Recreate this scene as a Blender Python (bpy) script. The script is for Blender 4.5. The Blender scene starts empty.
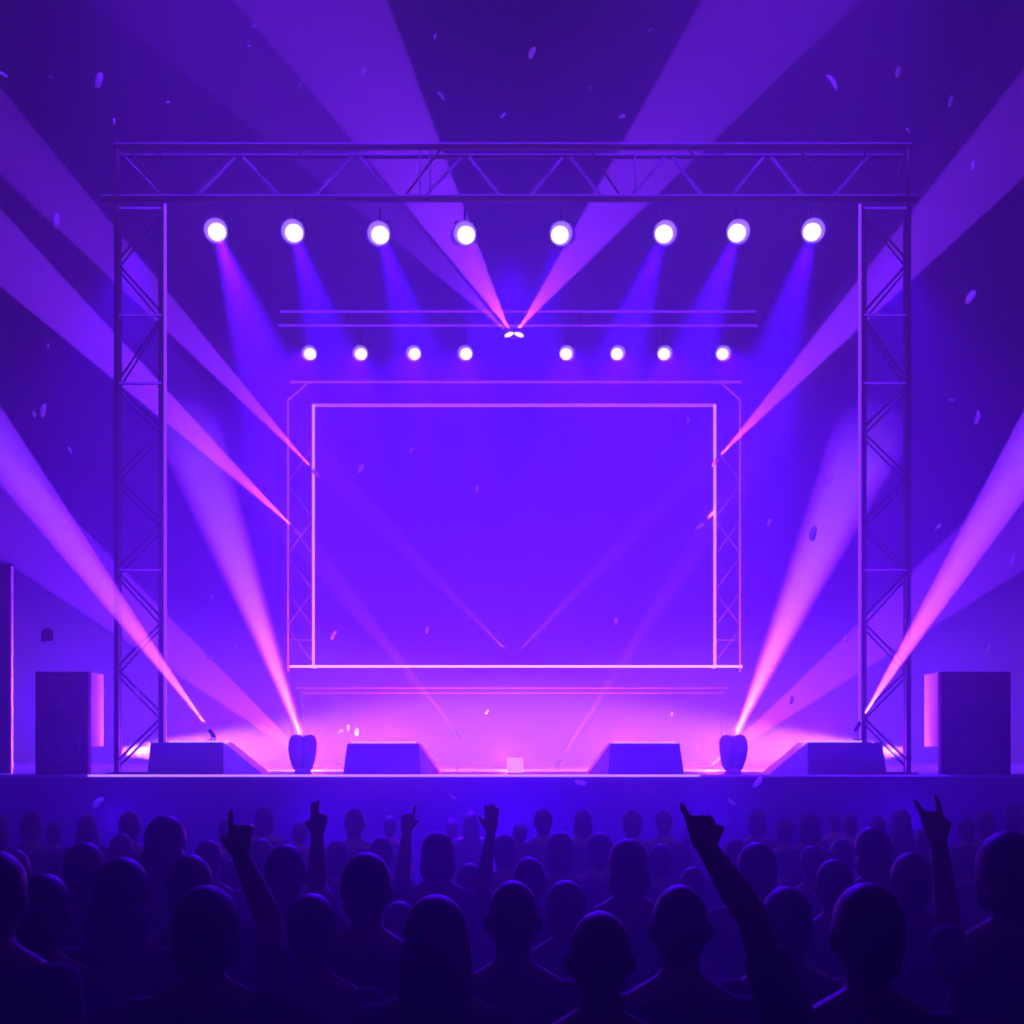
import bpy, bmesh, math, random
from mathutils import Vector, Matrix
random.seed(7)
SC = bpy.context.scene
COL = SC.collection
F = 1140.0            # focal length in pixels of the 1024 frame
CZ = 2.05             # camera height
HZ = 745.0            # horizon row
ST = 1.735            # stage deck height

def P(px, py, y):
    return Vector(((px - 512.0) * y / F, y, CZ + (HZ - py) * y / F))

# ------------------------------------------------------------------ materials
def mat(name, color, rough=0.6, metal=0.0, var=0.15, scale=8.0, emit=None, strength=0.0, spec=0.3):
    m = bpy.data.materials.new(name); m.use_nodes = True
    nt = m.node_tree; b = nt.nodes['Principled BSDF']
    tc = nt.nodes.new('ShaderNodeTexCoord'); nz = nt.nodes.new('ShaderNodeTexNoise')
    nz.inputs['Scale'].default_value = scale; nz.inputs['Detail'].default_value = 3
    nt.links.new(tc.outputs['Object'], nz.inputs['Vector'])
    mx = nt.nodes.new('ShaderNodeMixRGB')
    mx.inputs[1].default_value = (*[c * (1 - var) for c in color], 1)
    mx.inputs[2].default_value = (*[min(1, c * (1 + var)) for c in color], 1)
    nt.links.new(nz.outputs['Fac'], mx.inputs[0]); nt.links.new(mx.outputs[0], b.inputs['Base Color'])
    b.inputs['Roughness'].default_value = rough; b.inputs['Metallic'].default_value = metal
    b.inputs['Specular IOR Level'].default_value = spec
    if emit:
        b.inputs['Emission Color'].default_value = (*emit, 1)
        b.inputs['Emission Strength'].default_value = strength
        m.cycles.emission_sampling = 'NONE'
    return m

def paper_mat(name, color, tr=0.6):
    m = bpy.data.materials.new(name); m.use_nodes = True
    nt = m.node_tree; nt.nodes.clear()
    o = nt.nodes.new('ShaderNodeOutputMaterial'); d = nt.nodes.new('ShaderNodeBsdfDiffuse')
    t = nt.nodes.new('ShaderNodeBsdfTranslucent'); x = nt.nodes.new('ShaderNodeMixShader')
    d.inputs[0].default_value = (*color, 1); t.inputs[0].default_value = (*color, 1)
    x.inputs[0].default_value = tr
    nt.links.new(d.outputs[0], x.inputs[1]); nt.links.new(t.outputs[0], x.inputs[2]); nt.links.new(x.outputs[0], o.inputs[0])
    return m

M = dict(
    wall=mat('painted_wall', (.004, .003, .012), .9, scale=2, spec=0),
    floor=mat('concrete_floor', (.012, .01, .03), .8, scale=3, spec=0),
    deck=mat('stage_deck_paint', (0.3, .28, .32), .55, scale=5),
    fascia=mat('stage_skirt_cloth', (.02, .015, .06), .9, scale=14),
    trim=mat('pale_edge_strip', (.75, .72, .78), .45),
    alu=mat('truss_aluminium', (.42, .30, .55), .42, .1, scale=20),  # violet of the stage light is put into the metal colour
    dalu=mat('dark_truss_metal', (.05, .05, .06), .5, .3, scale=20),
    pale=mat('pale_truss_metal', (.75, .6, .9), .45, 0, scale=20),
    black=mat('black_housing', (.025, .025, .03), .5),
    shell=mat('lamp_shell', (.4, .32, .5), .4),
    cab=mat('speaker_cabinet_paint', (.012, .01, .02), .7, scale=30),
    side=mat('speaker_side_board', (.8, .72, .85), .7, scale=6),  # faces turned to the glow: their lit tone is put into the colour
    grille=mat('speaker_grille_cloth', (.018, .018, .025), .85, scale=60),
    ring=mat('speaker_cone_rubber', (.035, .033, .045), .5),
    wedge=mat('monitor_paint', (.13, .10, .22), .7, scale=20),
    wtop=mat('monitor_worn_top', (.6, .57, .62), .6),
    lens=mat('lit_lens', (1, 1, 1), .2, emit=(1.0, .93, 1.0), strength=2.0),
    lens2=mat('lit_small_lens', (1, 1, 1), .2, emit=(1.0, .9, 1.0), strength=2.2),
    edge=mat('edge_light_strip', (.8, .7, .8), .4, emit=(.9, .38, 1.0), strength=1.0),  # light on the deck lip, put in as emission
    neon=mat('violet_outline_strip', (.5, .3, .7), .4, emit=(.42, .06, 1.0), strength=.75),  # screen frame strips; also the painted lit edge of the tower legs
    neon2=mat('dim_violet_outline_strip', (.5, .3, .7), .4, emit=(.3, .03, 1.0), strength=.5),  # plain rails made to look lit by emission
    outline=mat('faint_violet_outline_strip', (.5, .35, .8), .4, emit=(.17, .012, 1.0), strength=.42),  # light on truss edges and rungs, put in as emission
    led=mat('pink_led_strip', (.9, .8, .9), .4, emit=(.95, .42, 1.0), strength=1.15),  # screen strips and cube; also the painted rim light on monitors
    led_low=mat('white_pink_led_strip', (.9, .8, .9), .4, emit=(1.0, .55, 1.0), strength=1.7),
    led_top=mat('violet_led_strip', (.8, .6, .9), .4, emit=(.55, .12, 1.0), strength=.8),
    panel=mat('video_panel', (.004, .003, .02), .55, scale=1.2, emit=(.1, .0, 1.0), strength=.02),
    skin=mat('skin', (.22, .12, .08), .6, scale=30),
    hair=mat('dark_hair', (.018, .014, .012), .55, scale=60),
    shirt=mat('dark_shirt_cloth', (.03, .03, .035), .95, scale=40),
    jeans=mat('dark_trouser_cloth', (.025, .028, .04), .95, scale=40),
    dark=mat('dark_scrap', (.01, .01, .015), .9),
)
M['paper'] = paper_mat('white_tissue_paper', (.9, .88, .95), .6)

# ------------------------------------------------------------------ mesh helpers
def link(name, bm, m, parent=None, smooth=False, loc=None):
    me = bpy.data.meshes.new(name); bm.to_mesh(me); bm.free()
    me.materials.append(m)
    if smooth:
        for p in me.polygons: p.use_smooth = True
    o = bpy.data.objects.new(name, me); COL.objects.link(o)
    if parent is not None: o.parent = parent
    if loc is not None: o.location = loc
    return o

def root(name, label, cat, loc=(0, 0, 0), group=None):
    o = bpy.data.objects.new(name, None); COL.objects.link(o); o.location = loc
    o.empty_display_size = .1
    tag(o, label, cat, group); return o

def tag(o, label, cat, group=None):
    o['label'] = label; o['category'] = cat
    if group: o['group'] = group
    return o

def struct(o):
    o['kind'] = 'structure'; return o

def box(bm, lo, hi, bevel=0):
    lo, hi = Vector(lo), Vector(hi)
    r = bmesh.ops.create_cube(bm, size=1, matrix=Matrix.Translation((lo + hi) / 2) @ Matrix.Diagonal((*(hi - lo), 1)))
    if bevel:
        es = list({e for v in r['verts'] for e in v.link_edges})
        bmesh.ops.bevel(bm, geom=es, offset=bevel, segments=2, affect='EDGES', profile=.5)
    return bm

def tube(bm, a, b, r, r2=None, n=8):
    a, b = Vector(a), Vector(b); d = b - a
    q = d.to_track_quat('Z', 'Y').to_matrix().to_4x4()
    bmesh.ops.create_cone(bm, cap_ends=True, segments=n, radius1=r, radius2=r if r2 is None else r2, depth=d.length,
                          matrix=Matrix.Translation((a + b) / 2) @ q)
    return bm

def ell(bm, c, r, rot=None, sub=3):
    mt = Matrix.Translation(c)
    if rot is not None: mt = mt @ rot
    bmesh.ops.create_icosphere(bm, subdivisions=sub, radius=1, matrix=mt @ Matrix.Diagonal((*r, 1)))
    return bm

def lathe(bm, prof, n=24, mt=None):
    rings = []
    for r, z in prof:
        rings.append([bm.verts.new((mt or Matrix()) @ Vector((r * math.cos(2 * math.pi * k / n), r * math.sin(2 * math.pi * k / n), z))) for k in range(n)])
    for a, b in zip(rings, rings[1:]):
        for k in range(n):
            bm.faces.new((a[k], a[(k + 1) % n], b[(k + 1) % n], b[k]))
    bm.faces.new(rings[0][::-1]); bm.faces.new(rings[-1])
    return bm

def prism(bm, poly, y0, y1):
    """polygon of (x, z), extruded from y0 to y1"""
    a = [bm.verts.new((x, y0, z)) for x, z in poly]; b = [bm.verts.new((x, y1, z)) for x, z in poly]
    n = len(poly)
    bm.faces.new(a); bm.faces.new(b[::-1])
    for i in range(n): bm.faces.new((a[i], b[i], b[(i + 1) % n], a[(i + 1) % n]))
    bmesh.ops.recalc_face_normals(bm, faces=bm.faces)
    return bm

def B(): return bmesh.new()

# ------------------------------------------------------------------ room
struct(link('floor', box(B(), (-14, -3, -.2), (14, 22, 0)), M['floor']))
struct(link('wall_back', box(B(), (-14, 22, -.2), (14, 22.2, 18)), M['wall']))
struct(link('wall_left', box(B(), (-14.2, -3, -.2), (-14, 22.2, 18)), M['wall']))
struct(link('wall_right', box(B(), (14, -3, -.2), (14.2, 22.2, 18)), M['wall']))
struct(link('ceiling', box(B(), (-14.2, -3, 18), (14.2, 22.2, 18.2)), M['wall']))

# ------------------------------------------------------------------ stage
st = root('stage', 'wide raised stage with dark skirt and a bright pink front edge', 'stage', (0, 12, 0))
link('deck', box(B(), (-9, 0.03, ST - .12), (9, 9.8, ST)), M['deck'], st)
link('skirt', box(B(), (-9, -.01, 0), (9, .025, ST - .03)), M['fascia'], st)
link('edge_strip', box(B(), (-4.46, -.02, ST - .018), (1.98, .028, ST + .004), .003), M['edge'], st)  # light catching the deck lip, painted as a glowing strip
link('edge_strip', box(B(), (1.98, -.018, ST - .018), (4.6, .028, ST + .002), .003), M['trim'], st)

# ------------------------------------------------------------------ trusses
YT = 12.3
mt_ = root('main_truss', 'long lattice truss spanning the top of the stage', 'truss', P(512, 198, YT))
def add(par, name, a, b, r, m, n=8, sq=False):
    a = a - par.location; b = b - par.location
    return link(name, tube(B(), a, b, r, n=n), m, par, smooth=(n > 6))
YR = YT + .23
V_ = Vector
ch = add(mt_, 'chord', P(114, 147, YT), P(912, 147, YT), .033, M['dalu'])
up_ = V_((0, -.006, .033))
edge_ = add(mt_, 'edge_rail', P(114, 147, YT) + up_, P(912, 147, YT) + up_, .0105, M['outline'])  # lit top edge of the dark chord, painted as a glowing tube
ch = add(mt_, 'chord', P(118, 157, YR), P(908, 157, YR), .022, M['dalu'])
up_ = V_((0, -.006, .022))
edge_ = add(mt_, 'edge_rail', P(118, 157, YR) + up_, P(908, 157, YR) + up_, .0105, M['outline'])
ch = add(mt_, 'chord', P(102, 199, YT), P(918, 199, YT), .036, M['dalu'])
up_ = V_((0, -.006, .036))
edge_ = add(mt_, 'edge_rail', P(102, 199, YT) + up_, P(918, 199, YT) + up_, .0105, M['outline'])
tops = [122, 240, 357, 466, 567, 669, 768, 872]
for i, t in enumerate(tops):
    nx = tops[i + 1] if i + 1 < len(tops) else 908
    w = nx - t
    if t < 872: add(mt_, 'brace', P(t + 3, 157, YR), P(t + w * .34, 196, YT + .03), .017, M['alu'])
    if i + 1 < len(tops):
        add(mt_, 'brace', P(nx - 4, 157, YR), P(t + w * .63, 196, YT + .03), .017, M['alu'])
for x in (118, 420, 430, 635, 908):
    add(mt_, 'upright', P(x, 147, YT), P(x, 198, YT), .01 if x not in (118, 908) else .026, M['dalu'] if x in (118, 908) else M['alu'])
for a, b in ((440, 405), (130, 165), (590, 620), (800, 832), (690, 715), (905, 893)):
    add(mt_, 'brace', P(a, 150, YT), P(b, 196, YT), .012, M['dalu'])
for x in (160, 300, 512, 720, 865):
    add(mt_, 'tie', P(x, 147, YT), P(512 + (x - 512) * 1.0, 157, YR), .012, M['dalu'])

def tower(sgn, label):
    X = lambda x: x if sgn < 0 else 1025 - x
    t = root('truss_tower', label, 'truss', Vector((P(X(140), 0, YT).x, YT, ST)))
    yb = YT + .15
    zt = P(0, 204, YT).z
    def vert(x, y, r, m, name):
        p = P(X(x), 700, y)
        a = Vector((p.x, y, ST + .02)); b = Vector((p.x, y, zt))
        bm = box(B(), Vector((p.x - r, y - r, ST + .02)) - t.location, Vector((p.x + r, y + r, zt)) - t.location, .006)
        link(name, bm, m, t)
    vert(117, YT, .027, M['dalu'], 'leg'); vert(161.8, YT, .02, M['dalu'], 'leg'); vert(165.2, YT, .0145, M['neon'], 'edge_rail')  # glowing strip paints the lit inner edge of the dark leg
    vert(120, yb, .018, M['dalu'], 'leg'); vert(160.5, yb, .02, M['dalu'], 'leg')
    for y in (208, 315, 383, 570):
        add(t, 'rung', P(X(119), y, YT - .03), P(X(161), y, YT - .03), .011, M['outline'])  # front rungs glow in place of light falling on them
        add(t, 'rung', P(X(121), y + 1, yb), P(X(159), y + 1, yb), .01, M['dalu'])
    ys = [208, 262, 315, 383, 430, 477, 523, 570, 620, 668, 715, 762]
    for i in range(len(ys) - 1):
        a, b = (119, 161) if i % 2 else (161, 119)
        add(t, 'brace', P(X(a), ys[i] + 3, YT), P(X(b), ys[i + 1] - 3, YT), .013, M['dalu'])
        a, b = (121, 159)if i % 2 else (159, 121)
        add(t, 'brace', P(X(a), ys[i] + 11, yb), P(X(b), ys[i + 1] + 3, yb), .011, M['dalu'])
    bp = link('base_plate', box(B(), (-.32, -.12, 0), (.32, .3, .02)), M['dalu'], t)
    return t
tower(-1, 'lattice truss tower at the left end of the main truss')
tower(1, 'lattice truss tower at the right end of the main truss')

YB = 15.0
lb = root('lighting_bar', 'slim double-rail lighting bar above the row of small lamps', 'truss', P(517, 325, YB))
add(lb, 'rail', P(280, 311.5, YB), P(756, 311.5, YB), .016, M['neon2'])  # lit look of both rails is put in as emission
add(lb, 'rail', P(278, 325.5, YB), P(758, 325.5, YB), .016, M['neon2'])
for x in range(290, 756, 58):
    add(lb, 'spacer', P(x, 312, YB), P(x, 325, YB), .009, M['dalu'])

# ------------------------------------------------------------------ video screen and its frame
YS = 16.0
sc_ = root('video_screen', 'large dark violet video screen outlined by glowing pink strips', 'screen', P(514, 666, YS))
def sbox(name, x0, y0, x1, y1, d0, d1, m, par, yy=YS):
    a = P(x0, y1, yy); b = P(x1, y0, yy)
    return link(name, box(B(), Vector((a.x, yy + d0, a.z)) - par.location, Vector((b.x, yy + d1, b.z)) - par.location), m, par)
sbox('panel', 314, 406, 714, 665, 0.02, .12, M['panel'], sc_)
sbox('light_strip', 312.3, 404.5, 314.5, 668, -.02, .12, M['led'], sc_)
sbox('light_strip', 713.6, 404.5, 716, 668, -.02, .12, M['led'], sc_)
sbox('light_strip', 315, 404, 713.3, 406.6, -.02, .12, M['led_top'], sc_)
sbox('light_strip', 290, 665.4, 742, 667.6, -.03, .0, M['led_low'], sc_)
YF = 16.2
fr = root('screen_frame', 'thin lattice frame around the video screen with cut top corners', 'frame', P(514, 668, YF))
k = YF / YS
add(fr, 'rail', P(290, 382, YF), P(742, 382, YF), .018, M['neon'])
add(fr, 'post', P(288, 400, YF), P(288, 672, YF), .016, M['neon'])
add(fr, 'post', P(740, 400, YF), P(740, 672, YF), .016, M['neon'])
add(fr, 'corner_bar', P(288, 400, YF), P(309, 382, YF), .013, M['neon'])
add(fr, 'corner_bar', P(740, 400, YF), P(720, 382, YF), .013, M['neon'])
for x0, x1 in ((289, 311), (739, 717)):
    for j in range(6):
        y0 = 450 + j * 36
        a, b = (x0, x1) if j % 2 else (x1, x0)
        add(fr, 'brace', P(a, y0, YF), P(b, y0 + 30, YF), .009, M['alu'])
        if j in (2, 4): add(fr, 'brace', P(b, y0, YF), P(a, y0 + 30, YF), .009, M['alu'])
    add(fr, 'tie', P(x0, 640, YF), P(x1, 640, YF), .009, M['alu'])
YRL = 17.0
rl = root('guard_rail', 'low double guard rail behind the stage lights, under the screen', 'rail', Vector((P(512, 0, YRL).x, YRL, ST)))
add(rl, 'bar', P(296, 688, YRL), P(728, 688, YRL), .014, M['neon2'])  # bars look lit through their emission
add(rl, 'bar', P(300, 693, YRL), P(724, 693, YRL), .012, M['neon2'])
for x in (302, 722):
    p = P(x, 690, YRL)
    add(rl, 'post', Vector((p.x, YRL, ST)), Vector((p.x, YRL, p.z + .03)), .014, M['dalu'])

# ------------------------------------------------------------------ lights
VIO = (.22, .019, 1.0)
BLU = (.045, .0, 1.0)
def flat_profile(l, half):
    """the lamp's reflector throws more light to the rim of its beam, so the beam reads as an even band"""
    l.use_nodes = True; nt = l.node_tree; e = nt.nodes['Emission']
    tc = nt.nodes.new('ShaderNodeTexCoord'); sx = nt.nodes.new('ShaderNodeSeparateXYZ')
    nt.links.new(tc.outputs['Normal'], sx.inputs[0])
    def mth(op, a, b=None):
        n = nt.nodes.new('ShaderNodeMath'); n.operation = op
        for i, v in enumerate((a, b)):
            if v is None: continue
            if isinstance(v, (int, float)): n.inputs[i].default_value = v
            else: nt.links.new(v, n.inputs[i])
        return n.outputs[0]
    z2 = mth('MULTIPLY', sx.outputs[2], sx.outputs[2])
    t2 = mth('DIVIDE', mth('SUBTRACT', 1.0, z2), z2)
    q = mth('DIVIDE', t2, math.tan(math.radians(half)) ** 2)
    k = mth('SQRT', mth('MAXIMUM', mth('SUBTRACT', 1.0, q), .06))
    nt.links.new(mth('DIVIDE', .65, k), e.inputs['Strength'])
def spot(name, loc, d, half, power, color, blend=.12, soft=.015, flat=False):
    l = bpy.data.lights.new(name, 'SPOT'); l.energy = power; l.color = color
    l.spot_size = 2 * math.radians(half); l.spot_blend = blend; l.shadow_soft_size = soft
    if flat: flat_profile(l, half)
    o = bpy.data.objects.new(name, l); COL.objects.link(o)
    o.location = loc; o.rotation_euler = Vector(d).to_track_quat('-Z', 'Y').to_euler()
    o.visible_camera = False
    return o
def point(name, loc, power, color, soft=.1):
    l = bpy.data.lights.new(name, 'POINT'); l.energy = power; l.color = color; l.shadow_soft_size = soft
    o = bpy.data.objects.new(name, l); COL.objects.link(o); o.location = loc
    o.visible_camera = False
    return o
def updir(ang, dy=0.0):
    a = math.radians(ang); return Vector((math.sin(a), dy, math.cos(a)))

K = 1.0
# apex px, angle from straight up (+ right), half angle, depth, power, colour
def pinspot(label, px, py, y, ang, stand=None, size=.05):
    c = P(px, py, y); d = updir(ang).normalized()
    r = root('pin_spotlight', label, 'spotlight', c - d * .06, 'narrow beam pin spotlights')
    q = d.to_track_quat('Z', 'Y').to_matrix().to_4x4()
    link('housing', lathe(B(), [(size * .55, -.07), (size * .8, -.05), (size, .035), (size, .05)], 14, q), M['dark'] if stand else M['shell'], r, True)
    link('lens', lathe(B(), [(size * .8, .051), (size * .5, .054)], 14, q), M['black'] if stand == 'floor' else M['lens2'], r)
    if stand:
        z = r.location.z - ST - (0 if stand == 'floor' else .3645)
        bm = tube(B(), (0, 0, -z + .01), (0, 0, -.015), .007); link('stand', bm, M['dark'], r)
        link('base_plate', lathe(B(), [(.05, -z), (.05, -z + .012)], 16), M['black'], r)
    else:
        link('bracket', tube(B(), (0, 0, 0), (0, .12, 0), .012), M['black'], r)
    return c
beams = [
    # name, apex, angle, half, Y, power, colour
    ((301, 737), -20.2, 5.6, 12.44, 100, (.36, .03, 1.0)), ((735, 737), 24.0, 6.4, 12.44, 100, (.36, .03, 1.0)),
    ((206, 725), -36.6, 4.0, 12.16, 42, VIO), ((862, 718), 32.2, 4.6, 12.16, 42, VIO),
    ((293, 527), -46.6, 4.1, 16.0, 58, VIO), ((704, 521), 49.4, 4.6, 16.0, 58, VIO),
    ((312, 468), -43.0, 3.8, 15.9, 35, VIO), ((719, 457), 42.8, 4.8, 15.9, 35, VIO),
    ((510, 331), -30.0, 9.8, 14.8, 12, VIO), ((517, 331), 37.5, 8.4, 14.8, 12, VIO),
    ((506, 331), -45.3, 6.0, 14.8, 5, VIO),
    ((453, 727), -39.0, 3.0, 14.0, 10, VIO), ((562, 757), 32.6, 2.2, 14.0, 14, VIO),
    ((518, 652), 44.3, 2.8, 15.7, 7, VIO), ((508, 652), -44.3, 2.8, 15.7, 7, VIO),
    ((318, 768), -50.5, 6.2, 13.2, 19, VIO), ((708, 768), 52.0, 6.0, 13.2, 19, VIO),
]
BEAM = 5000.0
for (px, py), ang, half, y, pw, c in beams:
    dy = {12.44: 1.55, 12.16: -.3}.get(y, 0.0)            # moving heads tip back to the rear wall, the outer pin spots out over the audience
    a_ = math.radians(ang)
    d = Vector((math.sin(a_) + (px - 512) / F * dy, dy, math.cos(a_) + (HZ - py) / F * dy))
    half /= math.sqrt(1 + dy * dy)
    if dy: spot('beam_core', P(px, py, y), d, half * .8, pw * BEAM * (.16 if dy > 0 else .07), (1, .45, 1), .5, .01)
    spot('beam_lamp', P(px, py, y) + d.normalized() * .01, d, half, pw * BEAM, c, .25 if dy > 0 else .03, .035 if dy > 0 else .01, True)
for lab, px, py, y, ang, stn in (
    ('small pin spotlight on top of the outer left floor monitor', 208, 728, 12.2, -36.6, 'monitor'),
    ('small pin spotlight on top of the outer right floor monitor', 861, 721, 12.2, 32.2, 'monitor'),
    ('pin spotlight clamped to the left screen frame, lower one', 294, 529, 16.05, -46.6, None),
    ('pin spotlight clamped to the right screen frame, lower one', 703, 523, 15.82, 49.4, None),
    ('pin spotlight on the left screen edge, upper one', 313, 470, 15.85, -43, None),
    ('pin spotlight on the right screen edge, upper one', 718, 459, 15.85, 42.8, None),
    ('thin-stemmed pin spotlight behind the inner left floor monitor', 454, 729, 14.0, -39, 'floor'),
    ('thin-stemmed pin spotlight behind the inner right floor monitor', 561, 759, 14.0, 32.6, 'floor')):
    pinspot(lab, px, py, y, ang, stn, .022 if stn else .03)

# hanging lamps
def lamp(label, group, px, py, y, rad, ang, ztop, lm):
    c = P(px, py, y)
    r = root('hanging_spotlight', label, 'spotlight', c, group)
    off = -1 if ang > 0 else 1
    # housing cup tilted up and to the outer side; lens bulges towards the audience
    ax = Vector((-off * .28, -1, -.34)).normalized()
    q = ax.to_track_quat('Z', 'Y').to_matrix().to_4x4()
    R = rad * 1.36
    hs = link('housing', lathe(B(), [(R * .55, -R * 2.2), (R * .8, -R * 2.0), (R, -R * .5), (R * 1.02, R * .25), (R * .93, R * .25), (R * .9, 0)], 24, q), M['shell'], r, True)
    hs.location = Vector((off * rad * .2, .02, rad * .24))
    link('lens', ell(B(), ax * (rad * .1), (rad, rad, rad * .94)), lm, r, True)
    zy = ztop - c.z
    bm = B(); yc = R * 1.3
    for s in (-1, 1): box(bm, (s * R * .9 - .006 + hs.location.x, yc - .012, -.02), (s * R * .9 + .006 + hs.location.x, yc + .02, R * 1.6))
    box(bm, (-R * .93 + hs.location.x, yc - .02, R * 1.6), (R * .93 + hs.location.x, yc + .02, R * 1.6 + .015))
    link('yoke', bm, M['black'], r)
    bm = tube(B(), (hs.location.x, yc, R * 1.6), (hs.location.x, yc, zy), .012)
    link('clamp', bm, M['black'], r)
    return r, c, ax
big = [(217, 232, 20, 1.2, (.09, .002, 1.0)), (294, 233, 17, .8, BLU), (380, 235, 17, .7, BLU), (466, 235, 8, .25, BLU),
       (560, 235, -10, .25, BLU), (664, 234, -19, .9, BLU), (737, 233, -20, .9, BLU), (812, 232, -17, .8, BLU)]
order = ['first', 'second', 'third', 'fourth', 'fifth', 'sixth', 'seventh', 'eighth']
TOP = 300.0
for i, (x, y, ang, pw, c) in enumerate(big):
    side = ['leftmost large white spotlight hanging under the main truss', 'second large white spotlight from the left under the main truss',
            'third large white spotlight from the left under the main truss', 'large white spotlight under the main truss, just left of centre',
            'large white spotlight under the main truss, just right of centre', 'third large white spotlight from the right under the main truss',
            'second large white spotlight from the right under the main truss', 'rightmost large white spotlight hanging under the main truss'][i]
    r, cc, ax = lamp(side, 'large spotlights under the main truss', x, y, YT - .05, .094, ang, P(0, 202.6, YT).z, M['lens'])
    d = updir(180 - ang); d.y = -.12
    spot('truss_lamp_beam', cc + ax * .14 + Vector((0, 0, -.04)), d, 13, pw * 40 * TOP, c, .5, .05)
    point('lens_glow', cc + Vector((0, -.3, 0)), 10, (.14, .005, 1), .03)  # added point light for the halo around the lens
small = [(310, 354, 5), (361, 354, 3), (414.5, 354, 4), (466, 354, 4), (566, 354, -14), (617, 354, -10), (664, 354, -14), (722.5, 354, -10)]
pos = ['leftmost small lamp under the slim lighting bar', 'second small lamp from the left under the lighting bar', 'third small lamp from the left under the lighting bar',
       'small lamp under the lighting bar, just left of the bright centre light', 'small lamp under the lighting bar, just right of the bright centre light',
       'third small lamp from the right under the lighting bar', 'second small lamp from the right under the lighting bar', 'rightmost small lamp under the slim lighting bar']
for i, (x, y, ang) in enumerate(small):
    r, cc, ax = lamp(pos[i], 'small lamps under the lighting bar', x, y, YB - .02, .076, ang, P(0, 327.2, YB).z, M['lens2'])
    d = updir(180 - ang); d.y = -.1
    if True:
        p_ = cc + Vector((0, -.2, -.02))
        spot('audience_backlight', p_, Vector((p_.x * .55, 4.6, 1.2)) - p_, 12, 2100, (.06, 0, 1.0), .8, .06)  # added second spot per lamp to brighten the crowd haze and head rims
    spot('bar_lamp_beam', cc + ax * .12 + Vector((0, 0, -.03)), d, 9, 14 * TOP, BLU, .6, .05)

# centre twin lamp
c = P(514, 335, 14.9)
tw = root('twin_beam_light', 'small bright twin-headed light at the centre of the lighting bar', 'spotlight', c)
link('clamp', tube(B(), (0, .09, .02), (0, .09, .1), .015), M['black'], tw)
link('body', box(B(), (-.05, .0, -.03), (.05, .09, .03), .01), M['black'], tw)
for s in (-1, 1):
    link('lens', ell(B(), (s * .065, 0, .005), (.065, .03, .028), Matrix.Rotation(s * .35, 4, 'Y')), M['lens'], tw, True)

# moving heads on the stage lip
def moving_head(label, px, sgn, ang):
    y = 12.35
    p = P(px, 773, y)
    r = root('moving_head_light', label, 'spotlight', (p.x, y, ST))
    s = y / F
    link('base', lathe(B(), [(.085, 0), (.092, .01), (.09, .05), (.08, .07)], 20), M['shell'], r, True)
    for t in (-1, 1):
        pts = [(t * -.02, .03), (t * .085, .03), (t * .125, .13), (t * .15, .25), (t * .152, .33), (t * .135, .395), (t * .1, .43), (t * .06, .43), (t * .02, .41), (t * -.02, .385)]
        bm = prism(B(), pts if t > 0 else pts[::-1], -.07, .07)
        bmesh.ops.bevel(bm, geom=list(bm.edges), offset=.02, segments=2, affect='EDGES')
        link('yoke_arm', bm, M['shell'], r, True)
    d = updir(ang).normalized(); q = d.to_track_quat('Z', 'Y').to_matrix().to_4x4()
    hd = link('head', lathe(B(), [(.06, -.13), (.095, -.09), (.105, 0), (.085, .08), (.07, .1)], 20, q), M['shell'], r, True)
    hd.location = (0, .09, .27)
    ln = link('lens', lathe(B(), [(.06, .102), (.045, .112), (.02, .116)], 20, q), M['lens'], r, True); ln.location = (0, .09, .27)
moving_head('rounded moving-head light at the foot of the left white beam', 303, -1, -20.2)
moving_head('rounded moving-head light at the foot of the right white beam', 733, 1, 24)

# floor monitors: front panel faces the audience, inner end slopes down to the deck
def monitor(label, x0, x1, xt0, xt1, xs, ytop, slope_right, tp=(4, -4)):
    y = 12.2
    k = lambda x: (x - 512) * y / F
    cx = k((x0 + x1) / 2)
    r = root('floor_monitor', label, 'monitor', (cx, y, ST))
    zt = (775 - ytop) * y / F - .01
    bm = B()
    D = .5
    bot = [(k(x0) - cx, 0, 0), (k(x1) - cx, 0, 0), (k(x1) - cx, D, 0), (k(x0) - cx, D, 0)]
    top = [(k(xt0) - cx, .02, zt), (k(xt1) - cx, .02, zt), (k(xt1) - cx, .2, zt), (k(xt0) - cx, .2, zt)]
    vb = [bm.verts.new(v) for v in bot]; vt = [bm.verts.new(v) for v in top]
    bm.faces.new(vb[::-1]); bm.faces.new(vt)
    for i in range(4): bm.faces.new((vb[i], vb[(i + 1) % 4], vt[(i + 1) % 4], vt[i]))
    bmesh.ops.recalc_face_normals(bm, faces=bm.faces)
    bmesh.ops.bevel(bm, geom=list(bm.edges), offset=.006, segments=1, affect='EDGES')
    link('cabinet', bm, M['wedge'], r)
    # sloped wing on the inner end
    e0 = k(x1) - cx if slope_right else k(x0) - cx
    t0 = k(xt1) - cx if slope_right else k(xt0) - cx
    e1 = k(xs) - cx
    sg = 1 if slope_right else -1
    poly = [(e0 + sg * .002, 0), (e1, 0), (t0 + sg * .002, zt)]
    link('wing', prism(B(), poly if slope_right else poly[::-1], .05, .45), M['side'], r)
    a, b = sorted((k(xt0 + tp[0]) - cx, k(xt1 + tp[1]) - cx))
    link('top_plate', box(B(), (a, .03, zt), (b, .2, zt + .02), .004), M['led'], r)  # backlit top rim, painted as a glowing bar
monitor('outer left floor monitor, dark box with lit top edge', 147, 222, 150, 222, 262, 742, True, (18, 3))
monitor('inner left floor monitor with sloped violet end toward the glow', 343, 420, 347, 418, 440, 743, True)
monitor('inner right floor monitor with sloped violet end toward the glow', 609, 684, 611, 680, 588, 743, False)
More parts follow.
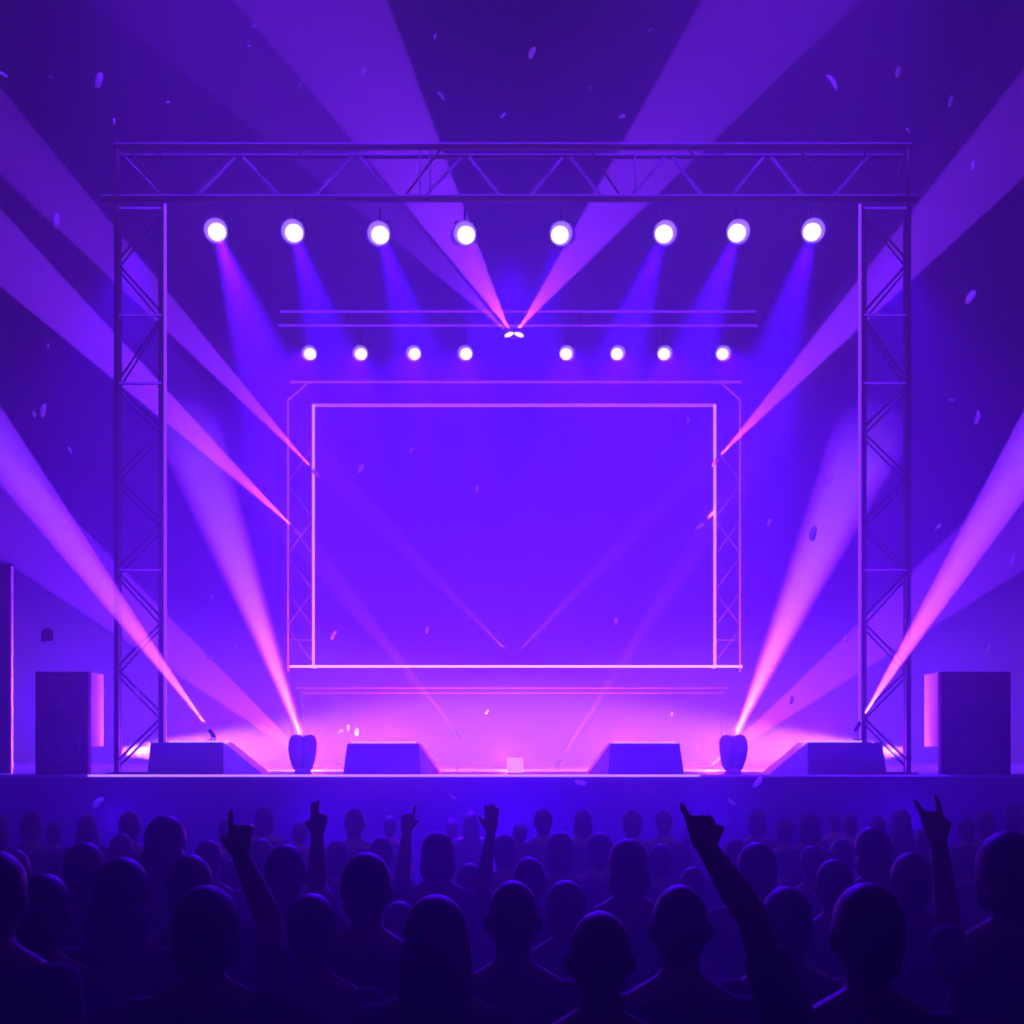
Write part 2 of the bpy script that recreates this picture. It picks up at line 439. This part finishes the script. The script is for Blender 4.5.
monitor('outer right floor monitor, dark box with lit top edge', 809, 887, 809, 883, 770, 742, False, (-7, -20))

# loudspeakers at both ends
def speaker(label, x0, x1, xb, sgn):
    y = 12.15
    k = lambda x: (x - 512) * y / F
    cx = k((x0 + x1) / 2)
    r = root('loudspeaker', label, 'loudspeaker', (cx, y, ST))
    w = (k(x1) - k(x0)) / 2; h = (775 - 672) * y / F
    link('front_baffle', box(B(), (-w, 0, 0), (w, .10, h), .008), M['cab'], r)
    D = .03 + y * abs((x1 if sgn < 0 else x0) - 512) / abs(xb - 512) - y
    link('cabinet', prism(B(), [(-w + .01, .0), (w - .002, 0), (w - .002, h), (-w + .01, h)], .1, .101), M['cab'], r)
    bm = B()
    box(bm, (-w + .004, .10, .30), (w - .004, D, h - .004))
    link('side_box', bm, M['side'], r)  # pale side paints in the stage light, front stays dark
    g = link('grille', box(B(), (-w + .05, -.012, .05), (w - .05, 0, h - .05), .004), M['grille'], r)
    for zc, rr in ((h * .74, .12), (h * .27, .2)):
        q = Matrix.Translation((0, -.012, zc)) @ Matrix.Rotation(math.pi / 2, 4, 'X')
        link('driver', lathe(B(), [(rr, 0), (rr, .006), (rr * .93, .012), (rr * .86, .006), (rr * .3, .003), (rr * .22, .012), (.01, .016)], 28, q), M['ring'], r, True)
    link('bar', box(B(), (-w * .45, -.02, h * .51), (w * .45, -.012, h * .52)), M['ring'], r)
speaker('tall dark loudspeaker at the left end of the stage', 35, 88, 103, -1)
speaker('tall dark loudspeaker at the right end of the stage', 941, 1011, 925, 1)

# tall side panel at the left edge, small dark scrap, centre cube light
pn = root('side_panel', 'tall dark panel with a pale lit edge at the far left of the stage', 'panel', (P(-20, 0, 12.8).x, 12.8, ST))
a = P(-60, 567, 12.8); b = P(12, 567, 12.8)
link('board', box(B(), Vector((a.x, 12.75, ST)) - pn.location, Vector((b.x, 12.80, b.z)) - pn.location, .01), M['cab'], pn)
link('edge_trim', box(B(), Vector((b.x, 12.75, ST)) - pn.location, Vector((b.x + .016, 12.80, b.z)) - pn.location, .003), M['side'], pn)  # light on the end face, painted as a pale strip
link('top_rail', box(B(), Vector((a.x, 12.73, b.z)) - pn.location, Vector((b.x + .03, 12.82, b.z + .03)) - pn.location, .004), M['dalu'], pn)
cu = root('cube_light', 'small glowing pink cube light on the deck at stage centre', 'light', (P(515, 0, 13).x, 13, ST))
link('body', box(B(), (-.09, 0, .0), (.09, .16, .17), .01), M['shell'], cu)
link('diffuser', box(B(), (-.09, -.012, .0), (.09, 0, .17), .004), M['led'], cu)

# stage glow: footlights behind the monitors and added fill lamps
GLOW = .056
PINK = (.9, .09, 1.0); PUR = (.24, .0, 1.0)
for x, z, yy, pw, c in ((0, .1, 14.2, 2200, PINK), (-1.3, .1, 14.3, 1500, PINK), (1.3, .1, 14.3, 1500, PINK), (-2.5, .1, 14.3, 1100, PINK), (2.5, .1, 14.3, 1100, PINK),
                    (-3.6, .2, 15.0, 7000, PUR), (3.6, .2, 15.0, 7000, PUR), (-1.6, .2, 16.0, 9000, PUR), (1.6, .2, 16.0, 9000, PUR)):
    point('footlight', (x, yy, ST + z), pw * GLOW, c, .12)
for x, yy, z, pw in ((-3.0, 17.5, 2.1, 620), (3.0, 17.5, 2.1, 620), (-4.8, 17.5, 2.3, 620), (4.8, 17.5, 2.3, 620), (-6.8, 17.5, 2.5, 620), (6.8, 17.5, 2.5, 620), (0, 19, 6.3, 4200)):
    point('stage_wash', (x, yy, z), pw, (.045, 0, 1.0), .2)  # added blue fill points that brighten the haze, no fixtures behind them
for s_ in (-1, 1):
    spot('side_flood', (s_ * 4.85, 13.9, ST + .24), (-s_, .06, .012), 13, 40000, (1.0, .24, 1.0), 1.0, .05)  # unseen pink spots added to widen the low glow
for x in (-6, -4, -2, 0, 2, 4, 6):
    point('pit_wash', (x, 11.4, 1.3), 48, (.05, 0, 1), .1)  # added blue points hidden by the crowd, to brighten haze before the skirt

for s_ in (-1, 1):
    spot('truss_toner', (s_ * 3.5, 10.3, 12.5), Vector((s_ * 2.2, 12.6, 7.6)) - Vector((s_ * 3.5, 10.3, 12.5)), 32, 3000, (.16, .01, 1.0), .5, .1)  # unseen spots above the frame, added to light the truss
    spot('front_stage_wash', (s_ * 3, 4.0, 11.5), Vector((s_ * 2.0, 12.3, 2.1)) - Vector((s_ * 3, 4.0, 11.5)), 16, 9000, (.1, 0, 1.0), .6, .1)
spot('house_front_wash', (0, -2, 7), (0, 14, .5), 40, 1600, (.36, .14, 1.0), .6, .2)  # unseen fill behind the camera, added to brighten the confetti
for x, ax in ((-4.2, -.25), (0, 0), (4.2, .25)):
    spot('truss_flood', (x, 12.7, 7.6), (ax, .28, -1), 42, 2500, (.045, 0, 1.0), 1.0, .1)  # added wide fill for blue haze over the stage
# ------------------------------------------------------------------ haze
w = bpy.data.worlds.new('haze_world'); SC.world = w; w.use_nodes = True
nt = w.node_tree; nt.nodes['Background'].inputs[0].default_value = (.05, 0, 1, 1); nt.nodes['Background'].inputs[1].default_value = 0.0
vs = nt.nodes.new('ShaderNodeVolumeScatter'); vs.inputs['Color'].default_value = (1, 1, 1, 1); vs.inputs['Density'].default_value = .045; vs.inputs['Anisotropy'].default_value = .4
nt.links.new(vs.outputs[0], nt.nodes['World Output'].inputs['Volume'])

# ------------------------------------------------------------------ crowd
def remeshed(name, bm, voxel, m, it=3, dec=.4):
    me = bpy.data.meshes.new(name + '_raw'); bm.to_mesh(me); bm.free()
    o = bpy.data.objects.new('tmp', me); COL.objects.link(o)
    r = o.modifiers.new('r', 'REMESH'); r.mode = 'VOXEL'; r.voxel_size = voxel
    s = o.modifiers.new('s', 'SMOOTH'); s.factor = .5; s.iterations = it
    if dec < 1:
        d = o.modifiers.new('d', 'DECIMATE'); d.ratio = dec
    dg = bpy.context.evaluated_depsgraph_get(); dg.update()
    out = bpy.data.meshes.new_from_object(o.evaluated_get(dg)); out.name = name
    bpy.data.objects.remove(o); bpy.data.meshes.remove(me)
    out.materials.clear(); out.materials.append(m)
    for p in out.polygons: p.use_smooth = True
    return out

def cap(bm, a, b, r, r2=None):
    r2 = r if r2 is None else r2
    t = bmesh.new()
    ell(t, a, (r,) * 3, sub=2); ell(t, b, (r2,) * 3, sub=2)
    h = bmesh.ops.convex_hull(t, input=t.verts)
    dele = [g for g in h['geom_interior'] if isinstance(g, bmesh.types.BMVert)]
    if dele: bmesh.ops.delete(t, geom=dele, context='VERTS')
    me = bpy.data.meshes.new('c'); t.to_mesh(me); t.free(); bm.from_mesh(me); bpy.data.meshes.remove(me)

def hand(bm, w, u, n, t, gest, thumb):
    u = u.normalized(); t = (t - u * t.dot(u)).normalized(); n = (n - u * n.dot(u) - t * n.dot(t)).normalized()
    offs = (.027, .009, -.009, -.026); ln = (1, 1.1, 1.02, .8)
    for o, l, g in zip(offs, ln, gest):
        b = w + u * (.092 - abs(o) * .25) + t * o
        cap(bm, w + t * o * .7 + u * .01, b, .0165, .0125)
        if g == 'up':
            l *= .85
            s = t * (o * .35)
            p1 = b + u * .045 * l + s * .6 + n * .002; p2 = p1 + u * .03 * l + s * .3 + n * .004; p3 = p2 + u * .022 * l + n * .006
        elif g == 'half':
            p1 = b + u * .03 * l + n * .02; p2 = p1 + u * .008 + n * .022; p3 = p2 - u * .012 + n * .01
        else:
            p1 = b + u * .014 + n * .034 * l; p2 = p1 - u * .028 + n * .006; p3 = p2 - u * .012 - n * .016
        cap(bm, b, p1, .0108, .0098); cap(bm, p1, p2, .0098, .009); cap(bm, p2, p3, .009, .0078)
    a = w + u * .028 + t * .03; b = a + u * .034 + t * .022 + n * .012
    c = b + (u * .032 + t * .016 if thumb == 'out' else u * .018 - t * .022 + n * .022)
    cap(bm, w + u * .01 + t * .015, a, .017, .0155); cap(bm, a, b, .0145, .012); cap(bm, b, c, .0115, .009)

DOWN = lambda s: dict(e=Vector((s * .235, -.02, 1.10)), w=Vector((s * .225, .10, .90)), g=('half',) * 4, th='in', n=Vector((-s, 0, 0)), t=Vector((0, 1, 0)), sh=Vector((s * .185, 0, 1.385)))
def person_meshes(style, arms=None, voxel=.011):
    arms = arms or {}
    body, shirt, hair, jeans = B(), B(), B(), B()
    # head with a face, looking to +Y
    ell(body, (0, .01, 1.635), (.074, .094, .112)); ell(body, (0, .04, 1.575), (.056, .06, .062))
    ell(body, (0, .075, 1.535), (.026, .026, .02)); cap(body, (0, .1, 1.65), (0, .114, 1.612), .008, .0125)
    for s in (-1, 1):
        ell(body, (s * .03, .096, 1.652), (.018, .012, .007)); ell(body, (s * .031, .093, 1.634), (.013, .012, .009))
        ell(body, (s * .04, .066, 1.598), (.022, .024, .026))
        ell(body, (s * .08, -.002, 1.622), (.012, .02, .032), Matrix.Rotation(s * .35, 4, 'Z'))
    ell(body, (0, .094, 1.575), (.022, .012, .007)); ell(body, (0, .092, 1.562), (.018, .011, .007))
    cap(body, (0, -.015, 1.40), (0, -.005, 1.57), .062, .054)
    for s in (-1, 1): cap(body, (s * .03, -.02, 1.47), (s * .15, -.005, 1.395), .05, .05)
    def torso(b, g):
        cap(b, (-.145, -.005, 1.37), (.145, -.005, 1.37), .066 + g)
        ell(b, (0, 0, 1.24), (.168 + g, .115 + g, .2 + g)); ell(b, (0, 0, 1.05), (.142 + g, .1 + g, .19 + g)); ell(b, (0, -.005, .93), (.162 + g, .118 + g, .14 + g))
        for s in (-1, 1): cap(b, (s * .045, -.02, 1.425 - g), (s * .15, -.005, 1.39), .046 + g, .05 + g)
    torso(body, -.004); torso(shirt, .012)
    for s in (-1, 1):
        A = arms.get(s) or DOWN(s)
        sh = A.get('sh', Vector((s * .185, 0, 1.40))); e, w = A['e'], A['w']
        cap(body, (s * .13, 0, 1.38), sh, .055, .056); cap(body, sh, e, .052, .041); cap(body, e, e.lerp(w, .3), .041, .042); cap(body, e.lerp(w, .3), w, .042, .026)
        uh = (w - e).normalized() * .2 + Vector((0, .62, .62)) if arms.get(s) else w - e
        hand(body, w, uh, A['n'], A['t'], A['g'], A['th'])
        m = sh.lerp(e, .52)
        cap(shirt, (s * .13, 0, 1.38), sh, .067, .068); cap(shirt, sh, m, .066, .06)
        hip = Vector((s * .088, 0, .9)); kn = Vector((s * .098, .01, .49)); an = Vector((s * .1, -.02, .09))
        for b, g in ((body, -.003), (jeans, .012)):
            cap(b, hip, kn, .085 + g, .056 + g); cap(b, kn, an, .056 + g, (.038 + g * 1.6))
        cap(body, (s * .1, -.04, .042), (s * .11, .13, .032), .04, .03)
        cap(jeans, (0, 0, .92), hip, .11, .1)
    # hair
    if style == 'cropped':
        ell(hair, (0, -.006, 1.652), (.079, .098, .105)); ell(hair, (0, -.05, 1.6), (.064, .05, .06))
    elif style == 'short':
        ell(hair, (0, -.01, 1.656), (.085, .102, .105)); ell(hair, (0, -.05, 1.59), (.07, .055, .07))
    elif style == 'thick':
        ell(hair, (0, -.012, 1.655), (.095, .108, .11)); ell(hair, (0, -.045, 1.585), (.086, .065, .085))
        for s in (-1, 1): ell(hair, (s * .065, .0, 1.6), (.03, .05, .07))
    elif style == 'bob':
        ell(hair, (0, -.012, 1.655), (.092, .106, .108)); ell(hair, (0, -.03, 1.57), (.098, .085, .1))
    elif style == 'hood':
        ell(hair, (0, -.01, 1.65), (.096, .11, .115)); ell(hair, (0, -.045, 1.53), (.11, .085, .13)); ell(hair, (0, -.055, 1.43), (.13, .085, .08))
    elif style == 'bun':
        ell(hair, (0, -.01, 1.65), (.083, .1, .103)); ell(hair, (0, -.06, 1.745), (.04, .04, .036)); ell(hair, (0, -.05, 1.59), (.066, .055, .06))
    else:
        ell(hair, (0, -.01, 1.655), (.09, .106, .109)); ell(hair, (0, -.05, 1.52), (.1, .065, .16)); ell(hair, (0, -.075, 1.4), (.105, .05, .12))
        for s in (-1, 1): cap(hair, (s * .07, .01, 1.62), (s * .092, -.01, 1.4), .028, .03)
    fine = voxel if not arms else min(voxel, .0062)
    return [('body', remeshed('body', body, fine, M['skin'], 2, .35)), ('hair', remeshed('hair', hair, .009, M['hair'], 3, .5)),
            ('shirt', remeshed('shirt', shirt, .014, M['shirt'], 3, .6)), ('trousers', remeshed('trousers', jeans, .014, M['jeans'], 3, .6))]
HW = dict(cropped=.166, short=.172, thick=.19, bob=.196, hood=.205, bun=.168, long=.194)
UP, FO, HA = 'up', 'fold', 'half'
V = Vector
FWD = V((0, 1, 0))
# side, shoulder, elbow and wrist sightings (px, row, reach forward), fingers, thumb, thumb direction
ARMS = {
    'horn_right': (1, (.195, .02, 1.43), (272, 925, .20), (239, 852, .25), (UP, FO, FO, HA), 'in', -1),
    'horn_left': (-1, (-.19, .02, 1.43), (752, 916, .06), (706, 846, .16), (HA, FO, FO, UP), 'in', 1),
    'horn_tall': (-1, (-.16, .03, 1.42), (951, 950, .22), (938, 838, .24), (UP, FO, FO, UP), 'in', 1),
    'peace_right': (1, (.19, .02, 1.42), (318, 886, .18), (317, 833, .22), (UP, UP, FO, FO), 'in', -1),
    'point_left': (-1, (-.19, .02, 1.42), (402, 880, .16), (407, 829, .20), (UP, FO, FO, FO), 'in', 1),
    'open_left': (-1, (-.19, .02, 1.42), (483, 888, .12), (491, 830, .16), (UP, UP, UP, UP), 'out', -1),
}
def arm_spec(name, x, y, sc):
    if not name: return None
    side, sh, e, w, g, th, t = ARMS[name]
    X = (x - 512) * y / F
    def loc(q):
        yy = y + q[2] * sc
        return V((((q[0] - 512) * yy / F - X) / sc, q[2], (CZ - (q[1] - HZ) * yy / F) / sc))
    return {side: dict(sh=V(sh), e=loc(e), w=loc(w), g=g, th=th, n=FWD, t=V((t, 0, 0)))}
CROWD = [
    # px, top row, head width px, hair, arms, label
    (207, 885, 66, 'thick', 'horn_right', 'person with thick dark hair raising the right arm, index finger pointing up'),
    (867, 881, 69, 'short', 'horn_left', 'person with round dark head stretching the left arm far out, one finger up'),
    (1008, 831, 70, 'thick', 'horn_tall', 'tall person at the right edge raising a two-finger horn sign'),
    (44, 872, 53, 'short', None, 'short-haired person in front, below the left loudspeaker'),
    (122, 857, 62, 'hood', None, 'person with hair flowing over the shoulders, left of the one pointing up'),
    (312, 892, 51, 'short', None, 'short-haired person directly right of the raised bent arm'),
    (436, 894, 69, 'long', None, 'person with long straight hair in the front row, left of centre'),
    (513, 878, 57, 'cropped', None, 'cropped-haired person with visible ears at the centre of the front row'),
    (600, 908, 61, 'cropped', None, 'lowest front-row person with a round cropped head, right of centre'),
    (680, 882, 62, 'cropped', None, 'broad-jawed cropped-haired person just left of the long stretched arm'),
    (786, 885, 51, 'short', None, 'person whose head shows just behind the long stretched arm'),
    (-4, 849, 58, 'short', None, 'person half cut off by the left border of the picture'),
    (85, 841, 40, 'short', None, 'second-row person between the short-haired and the hair-over-shoulders person'),
    (190, 853, 42, 'short', None, 'second-row person just left of the raised pointing arm'),
    (286, 843, 43, 'short', 'peace_right', 'second-row person raising two fingers in a V under the left moving head'),
    (367, 851, 53, 'short', None, 'large-headed second-row person under the inner left monitor'),
    (438, 831, 37, 'bob', 'point_left', 'person raising one pointing finger, above the long-haired person'),
    (529, 856, 32, 'short', 'open_left', 'person holding up a spread open hand near the centre'),
    (560, 831, 30, 'bob', None, 'middle-row person right of centre with a narrow rounded head'),
    (628, 838, 43, 'bob', None, 'tall second-row person left of the stretched arm, under the inner right monitor'),
    (566, 880, 42, 'thick', None, 'faint person between the centre person and the lowest front-row person'),
    (757, 842, 40, 'thick', None, 'middle-row person right of the stretched raised hand'),
    (834, 858, 37, 'short', None, 'person directly behind the left shoulder of the round-headed front person with the stretched arm'),
    (872, 826, 38, 'bob', None, 'taller middle-row person above the round-headed front person with the stretched arm'),
    (911, 851, 40, 'short', None, 'person just left of the two-finger horn sign arm'),
    (166, 815, 44, 'hood', None, 'bluish person with wide shoulders under the outer left monitor'),
    (14, 848, 32, 'short', None, 'middle-row person behind the one cut off at the left border'),
    (470, 863, 27, 'thick', None, 'dim head just left of the raised open hand'),
    (209, 839, 28, 'short', None, 'dim head directly behind the raised pointing arm'),
    (400, 900, 34, 'short', None, 'dim person between the large-headed and the long-haired person'),
    (660, 843, 24, 'short', None, 'small dim head just right of the tall second-row person'),
    (262, 838, 25, 'short', None, 'small dim head just left of the V-sign person'),
    (338, 839, 26, 'bob', None, 'small dim head just right of the V-sign arm'),
    (382, 836, 24, 'short', None, 'small dim head left of the pointing-finger arm'),
    (505, 833, 25, 'short', None, 'small dim head right of the raised open hand'),
    (600, 832, 27, 'thick', None, 'small dim head between the narrow-headed and the tall second-row person'),
    (952, 848, 22, 'bob', None, 'small dim head right of the two-finger horn sign arm'),
    (693, 866, 26, 'short', None, 'small dim head left of the forearm of the stretched arm'),
    (812, 845, 25, 'short', None, 'small dim head above the person behind the front shoulder'),
    (841, 838, 22, 'short', None, 'small dim head left of the taller middle-row person'),
    (925, 828, 22, 'long', None, 'small dim head directly left of the horn sign wrist'),
    (232, 858, 24, 'short', None, 'small dim head in front of the raised pointing forearm, close to its inner side'),
    (122, 833, 24, 'short', None, 'small dim head above the hair-over-shoulders person'),
    (735, 838, 22, 'short', None, 'small dim head under the right moving head'),
    (-2, 813, 26, 'bob', None, 'hazy far head at the left border under the tall side panel'),
    (32, 810, 22, 'short', None, 'hazy far head under the left edge of the left loudspeaker'),
    (55, 822, 16, 'short', None, 'lower hazy far head under the middle of the left loudspeaker'),
    (88, 814, 20, 'long', None, 'hazy far head under the right edge of the left loudspeaker'),
    (130, 811, 22, 'short', None, 'hazy far head just left of the outer left monitor'),
    (228, 818, 20, 'short', None, 'hazy far head behind the raised pointing hand'),
    (265, 806, 21, 'bob', None, 'hazy far head between the outer left monitor and the left moving head'),
    (355, 808, 21, 'short', None, 'hazy far head under the left end of the inner left monitor'),
    (452, 818, 14, 'short', None, 'tiny hazy far head right of the inner left monitor'),
    (471, 811, 17, 'long', None, 'tiny hazy far head just left of the raised open hand'),
    (543, 808, 19, 'short', None, 'hazy far head right of the cube light'),
    (583, 809, 20, 'bob', None, 'hazy far head left of the inner right monitor'),
    (632, 809, 20, 'short', None, 'hazy far head under the left half of the inner right monitor'),
    (664, 809, 18, 'short', None, 'hazy far head under the right half of the inner right monitor'),
    (757, 809, 19, 'bob', None, 'hazy far head just right of the right moving head'),
    (784, 818, 18, 'short', None, 'hazy far head left of the outer right monitor'),
    (809, 812, 23, 'bob', None, 'hazy far head under the left end of the outer right monitor'),
    (834, 811, 15, 'short', None, 'smaller hazy far head under the left half of the outer right monitor'),
    (850, 813, 16, 'short', None, 'smaller hazy far head under the middle of the outer right monitor'),
    (878, 816, 16, 'short', None, 'smaller hazy far head under the right end of the outer right monitor'),
    (901, 809, 20, 'long', None, 'hazy far head left of the horn sign hand'),
    (966, 818, 17, 'short', None, 'hazy far head under the left part of the right loudspeaker'),
    (985, 810, 19, 'short', None, 'hazy far head under the middle of the right loudspeaker'),
    (1013, 803, 20, 'bob', None, 'hazy far head under the right end of the right loudspeaker'),
    (390, 815, 15, 'short', None, 'tiny hazy far head under the right end of the inner left monitor'),
    (520, 822, 15, 'short', None, 'tiny hazy far head directly under the cube light'),
    (690, 822, 15, 'bob', None, 'tiny hazy far head just left of the stretched raised hand'),
    (300, 822, 16, 'short', None, 'tiny hazy far head under the left moving head'),
]
pl = []
for i, (x, top, w, style, arm, lab) in enumerate(CROWD):
    hw = HW[style]
    y = 1140 * hw * CZ / (1.765 * w) / (1 + hw * (top - HZ) / (1.765 * w))
    y = {'horn_tall': 3.4, 'horn_left': 2.85}.get(arm, y)
    pl.append([x, top, w, style, arm, lab, min(y, 10.9)])
def xw(p): return (p[0] - 512) * p[6] / F
for it in range(400):                                   # nobody stands inside a neighbour
    moved = False
    for a in range(len(pl)):
        for b in range(a + 1, len(pl)):
            p, q = pl[a], pl[b]
            s = .85 if p[6] > 7 or q[6] > 7 else .95
            need = .31 * s
            if p[4] or q[4]: need = .36
            if abs(xw(p) - xw(q)) < .54 * s and abs(p[6] - q[6]) < need:
                d = (need - abs(p[6] - q[6])) * .52
                s2 = 1 if p[6] >= q[6] else -1
                p[6] = min(11.2, p[6] + s2 * d * .5); q[6] = min(11.2, q[6] - s2 * d * .5); moved = True
    if not moved: break
cache = {}
for x, top, w, style, arm, lab, y in pl:
    key = (style, arm)
    if key not in cache: cache[key] = person_meshes(style, arm_spec(arm, x, y, (CZ - (top - HZ) * y / F) / 1.762), .011)
    zt = CZ - (top - HZ) * y / F
    r = root('person', lab, 'person', ((x - 512) * y / F, y, 0), 'crowd watching the show from behind' )
    hs = {'bun': 1.78}.get(style, 1.762)
    r.scale = (zt / hs,) * 3
    if not arm: r.rotation_euler.z = random.uniform(-.12, .12)
    for n, me in cache[key]:
        o = bpy.data.objects.new(n, me); COL.objects.link(o); o.parent = r

# ------------------------------------------------------------------ confetti in the air
CONF = [
    (99, 79, 16, 75, 'large pale confetti flake high at the upper left'), (3, 74, 9, -30, 'confetti flake at the upper left border'),
    (50, 77, 5, 0, 'tiny confetti flake left of the large pale flake at upper left'), (168, 102, 5, 20, 'tiny confetti flake above the left end of the main truss'),
    (114, 121, 7, 85, 'small confetti flake just above the left corner of the main truss'), (57, 220, 15, 85, 'large pale confetti flake left of the left tower top'),
    (28, 262, 5, 20, 'tiny confetti flake at far left in the upper beam'), (41, 266, 10, -65, 'faint confetti flake beside the tiny one in the upper left beam'),
    (48, 346, 6, 80, 'small confetti flake between the two left beams'), (363, 72, 9, 80, 'confetti flake above the third large spotlight'),
    (441, 95, 10, -50, 'thin bright confetti strip above the truss, left of centre'), (435, 36, 6, 70, 'faint confetti flake near the top edge, left of centre'),
    (254, 26, 5, 30, 'faint tiny confetti flake near the top edge, left third'), (249, 46, 4, 0, 'faintest tiny confetti flake below the one near the top left edge'),
    (300, 85, 5, 60, 'tiny confetti flake in the left upper beam above the truss'), (503, 115, 7, 45, 'small confetti flake just above the truss at centre'),
    (532, 52, 12, 65, 'confetti flake high at top centre'), (650, 30, 6, 30, 'faint confetti flake in the right upper beam'),
    (590, 88, 4, -30, 'tiny confetti flake right of top centre'), (622, 116, 7, 10, 'small round confetti flake above the sixth large spotlight'),
    (833, 81, 17, -52, 'long thin curved confetti strip at the upper right'), (898, 71, 11, 80, 'confetti flake right of the long curved strip'),
    (951, 100, 12, 75, 'violet confetti flake above the right tower'), (908, 130, 6, -50, 'tiny confetti flake at the right corner of the main truss'),
    (973, 165, 9, 88, 'small confetti flake right of the truss end'), (971, 296, 15, 60, 'large pale confetti flake right of the right tower'),
    (43, 410, 14, 78, 'large confetti flake left of the left tower, above the low beam'), (34, 414, 7, -70, 'faint confetti flake touching the large one beside the left tower'),
    (70, 450, 7, -60, 'small confetti flake over the low left beam'), (361, 468, 10, 65, 'bright confetti flake in front of the upper left screen'),
    (411, 450, 7, 60, 'faint confetti flake in front of the screen, upper left of middle'), (477, 489, 8, 80, 'confetti flake in front of the middle of the screen'),
    (688, 420, 7, -80, 'faint round confetti flake at the upper right corner of the screen'), (769, 522, 8, 75, 'confetti flake right of the screen frame'),
    (830, 478, 9, 70, 'confetti flake beside the right tower, above the large one'), (813, 533, 15, 80, 'large pale confetti flake left of the right tower'),
    (952, 400, 6, -20, 'small confetti flake right of the right tower at mid height'), (978, 417, 15, 75, 'large confetti flake near the right border at mid height'),
    (1013, 559, 13, 70, 'confetti flake near the right border under the low beam'), (938, 527, 8, 50, 'faint confetti flake inside the low right beam'),
    (990, 650, 14, 85, 'pale confetti flake just above the right loudspeaker'), (616, 621, 7, 85, 'bright confetti flake low in front of the screen, right half'),
    (846, 639, 8, 80, 'confetti flake left of the right tower base'), (333, 635, 10, 65, 'confetti flake at the lower left corner of the screen'),
    (427, 630, 7, 80, 'confetti flake low in front of the screen, left half'), (210, 658, 9, 0, 'bright flat confetti flake left of the left white beam'),
    (236, 646, 6, 70, 'small confetti flake close to the left white beam'), (212, 598, 7, -65, 'small confetti flake above the bright flat one'),
    (137, 693, 10, -75, 'faint confetti flake right of the left loudspeaker'), (792, 700, 9, 80, 'faint confetti flake right of the right white beam'),
    (97, 803, 15, 40, 'long pale confetti flake in front of the stage skirt at left'), (454, 798, 10, -40, 'confetti flake in front of the stage skirt, left of centre'),
    (580, 783, 12, -10, 'bright confetti flake in front of the stage edge, right of centre'), (758, 782, 13, 50, 'long confetti flake in front of the stage edge at right'),
    (731, 802, 10, -40, 'bright confetti flake in front of the stage skirt, right'), (348, 728, 7, 85, 'middle one of the three bright flakes above the inner left monitor'),
    (341, 731, 5, 20, 'left one of the three bright flakes above the inner left monitor'), (357, 732, 8, 80, 'right one of the three bright flakes above the inner left monitor'),
    (487, 712, 5, 70, 'tiny bright flake in the pink glow left of the cube light'), (672, 714, 5, 80, 'tiny bright flake in the pink glow above the inner right monitor'),
]
random.seed(11)
for i, (x, y, ln, ang, lab) in enumerate(CONF):
    Y = 12.0 - (i * 37 % 50) / 10.0 * .9
    if 700 < y < 735 and x > 300: Y = 13.6
    elif y > 770: Y = 9.6 + (i % 3) * .6
    elif 300 < x < 740 and 380 < y < 700: Y = 13 + (i % 4) * .5
    L = ln * Y / F / 2; W = L * random.uniform(.34, .5)
    bm = B(); n = 6
    st_ = []
    for k_ in range(n + 1):
        t = k_ / n * 2 - 1
        wv = W * (1 - .55 * t * t * abs(t)); b = .28 * L * (t * t)
        st_.append([bm.verts.new((t * L, b - .0004, -wv)), bm.verts.new((t * L, b - .0004, wv)), bm.verts.new((t * L, b + .0004, wv)), bm.verts.new((t * L, b + .0004, -wv))])
    bm.faces.new(st_[0]); bm.faces.new(st_[-1][::-1])
    for a_, b_ in zip(st_, st_[1:]):
        for q_ in range(4): bm.faces.new((a_[q_], b_[q_], b_[(q_ + 1) % 4], a_[(q_ + 1) % 4]))
    bmesh.ops.recalc_face_normals(bm, faces=bm.faces)
    o = link('confetti_flake', bm, M['paper'], None, True, P(x, y, Y))
    o.rotation_euler = (random.uniform(-.3, .3), -math.radians(ang), random.uniform(-.3, .3))
    tag(o, lab, 'confetti', 'confetti flakes drifting in the air')
ds = root('scrap', 'small dark angular scrap floating above the left loudspeaker', 'scrap', P(47, 635, 12.3))
bm = prism(B(), [(-.06, -.075), (.07, -.06), (.06, .05), (.01, .08), (-.055, .055)], -.01, .01)
bmesh.ops.bevel(bm, geom=list(bm.edges), offset=.003, segments=1, affect='EDGES')
link('sheet', bm, M['dark'], ds)

# ------------------------------------------------------------------ camera and view
cam = bpy.data.cameras.new('camera'); co = bpy.data.objects.new('camera', cam); COL.objects.link(co)
cam.sensor_width = 36; cam.lens = 36 * F / 1024; cam.shift_y = (HZ - 512) / 1024; cam.clip_end = 200
co.location = (0, 0, CZ); co.rotation_euler = (math.pi / 2, 0, 0)
SC.camera = co
vsx = SC.view_settings
vsx.view_transform = 'Standard'; vsx.look = 'None'; vsx.exposure = 0; vsx.gamma = 1; vsx.use_curve_mapping = False
SC.cycles.volume_bounces = 0; SC.cycles.max_bounces = 4; SC.cycles.diffuse_bounces = 2; SC.cycles.glossy_bounces = 2
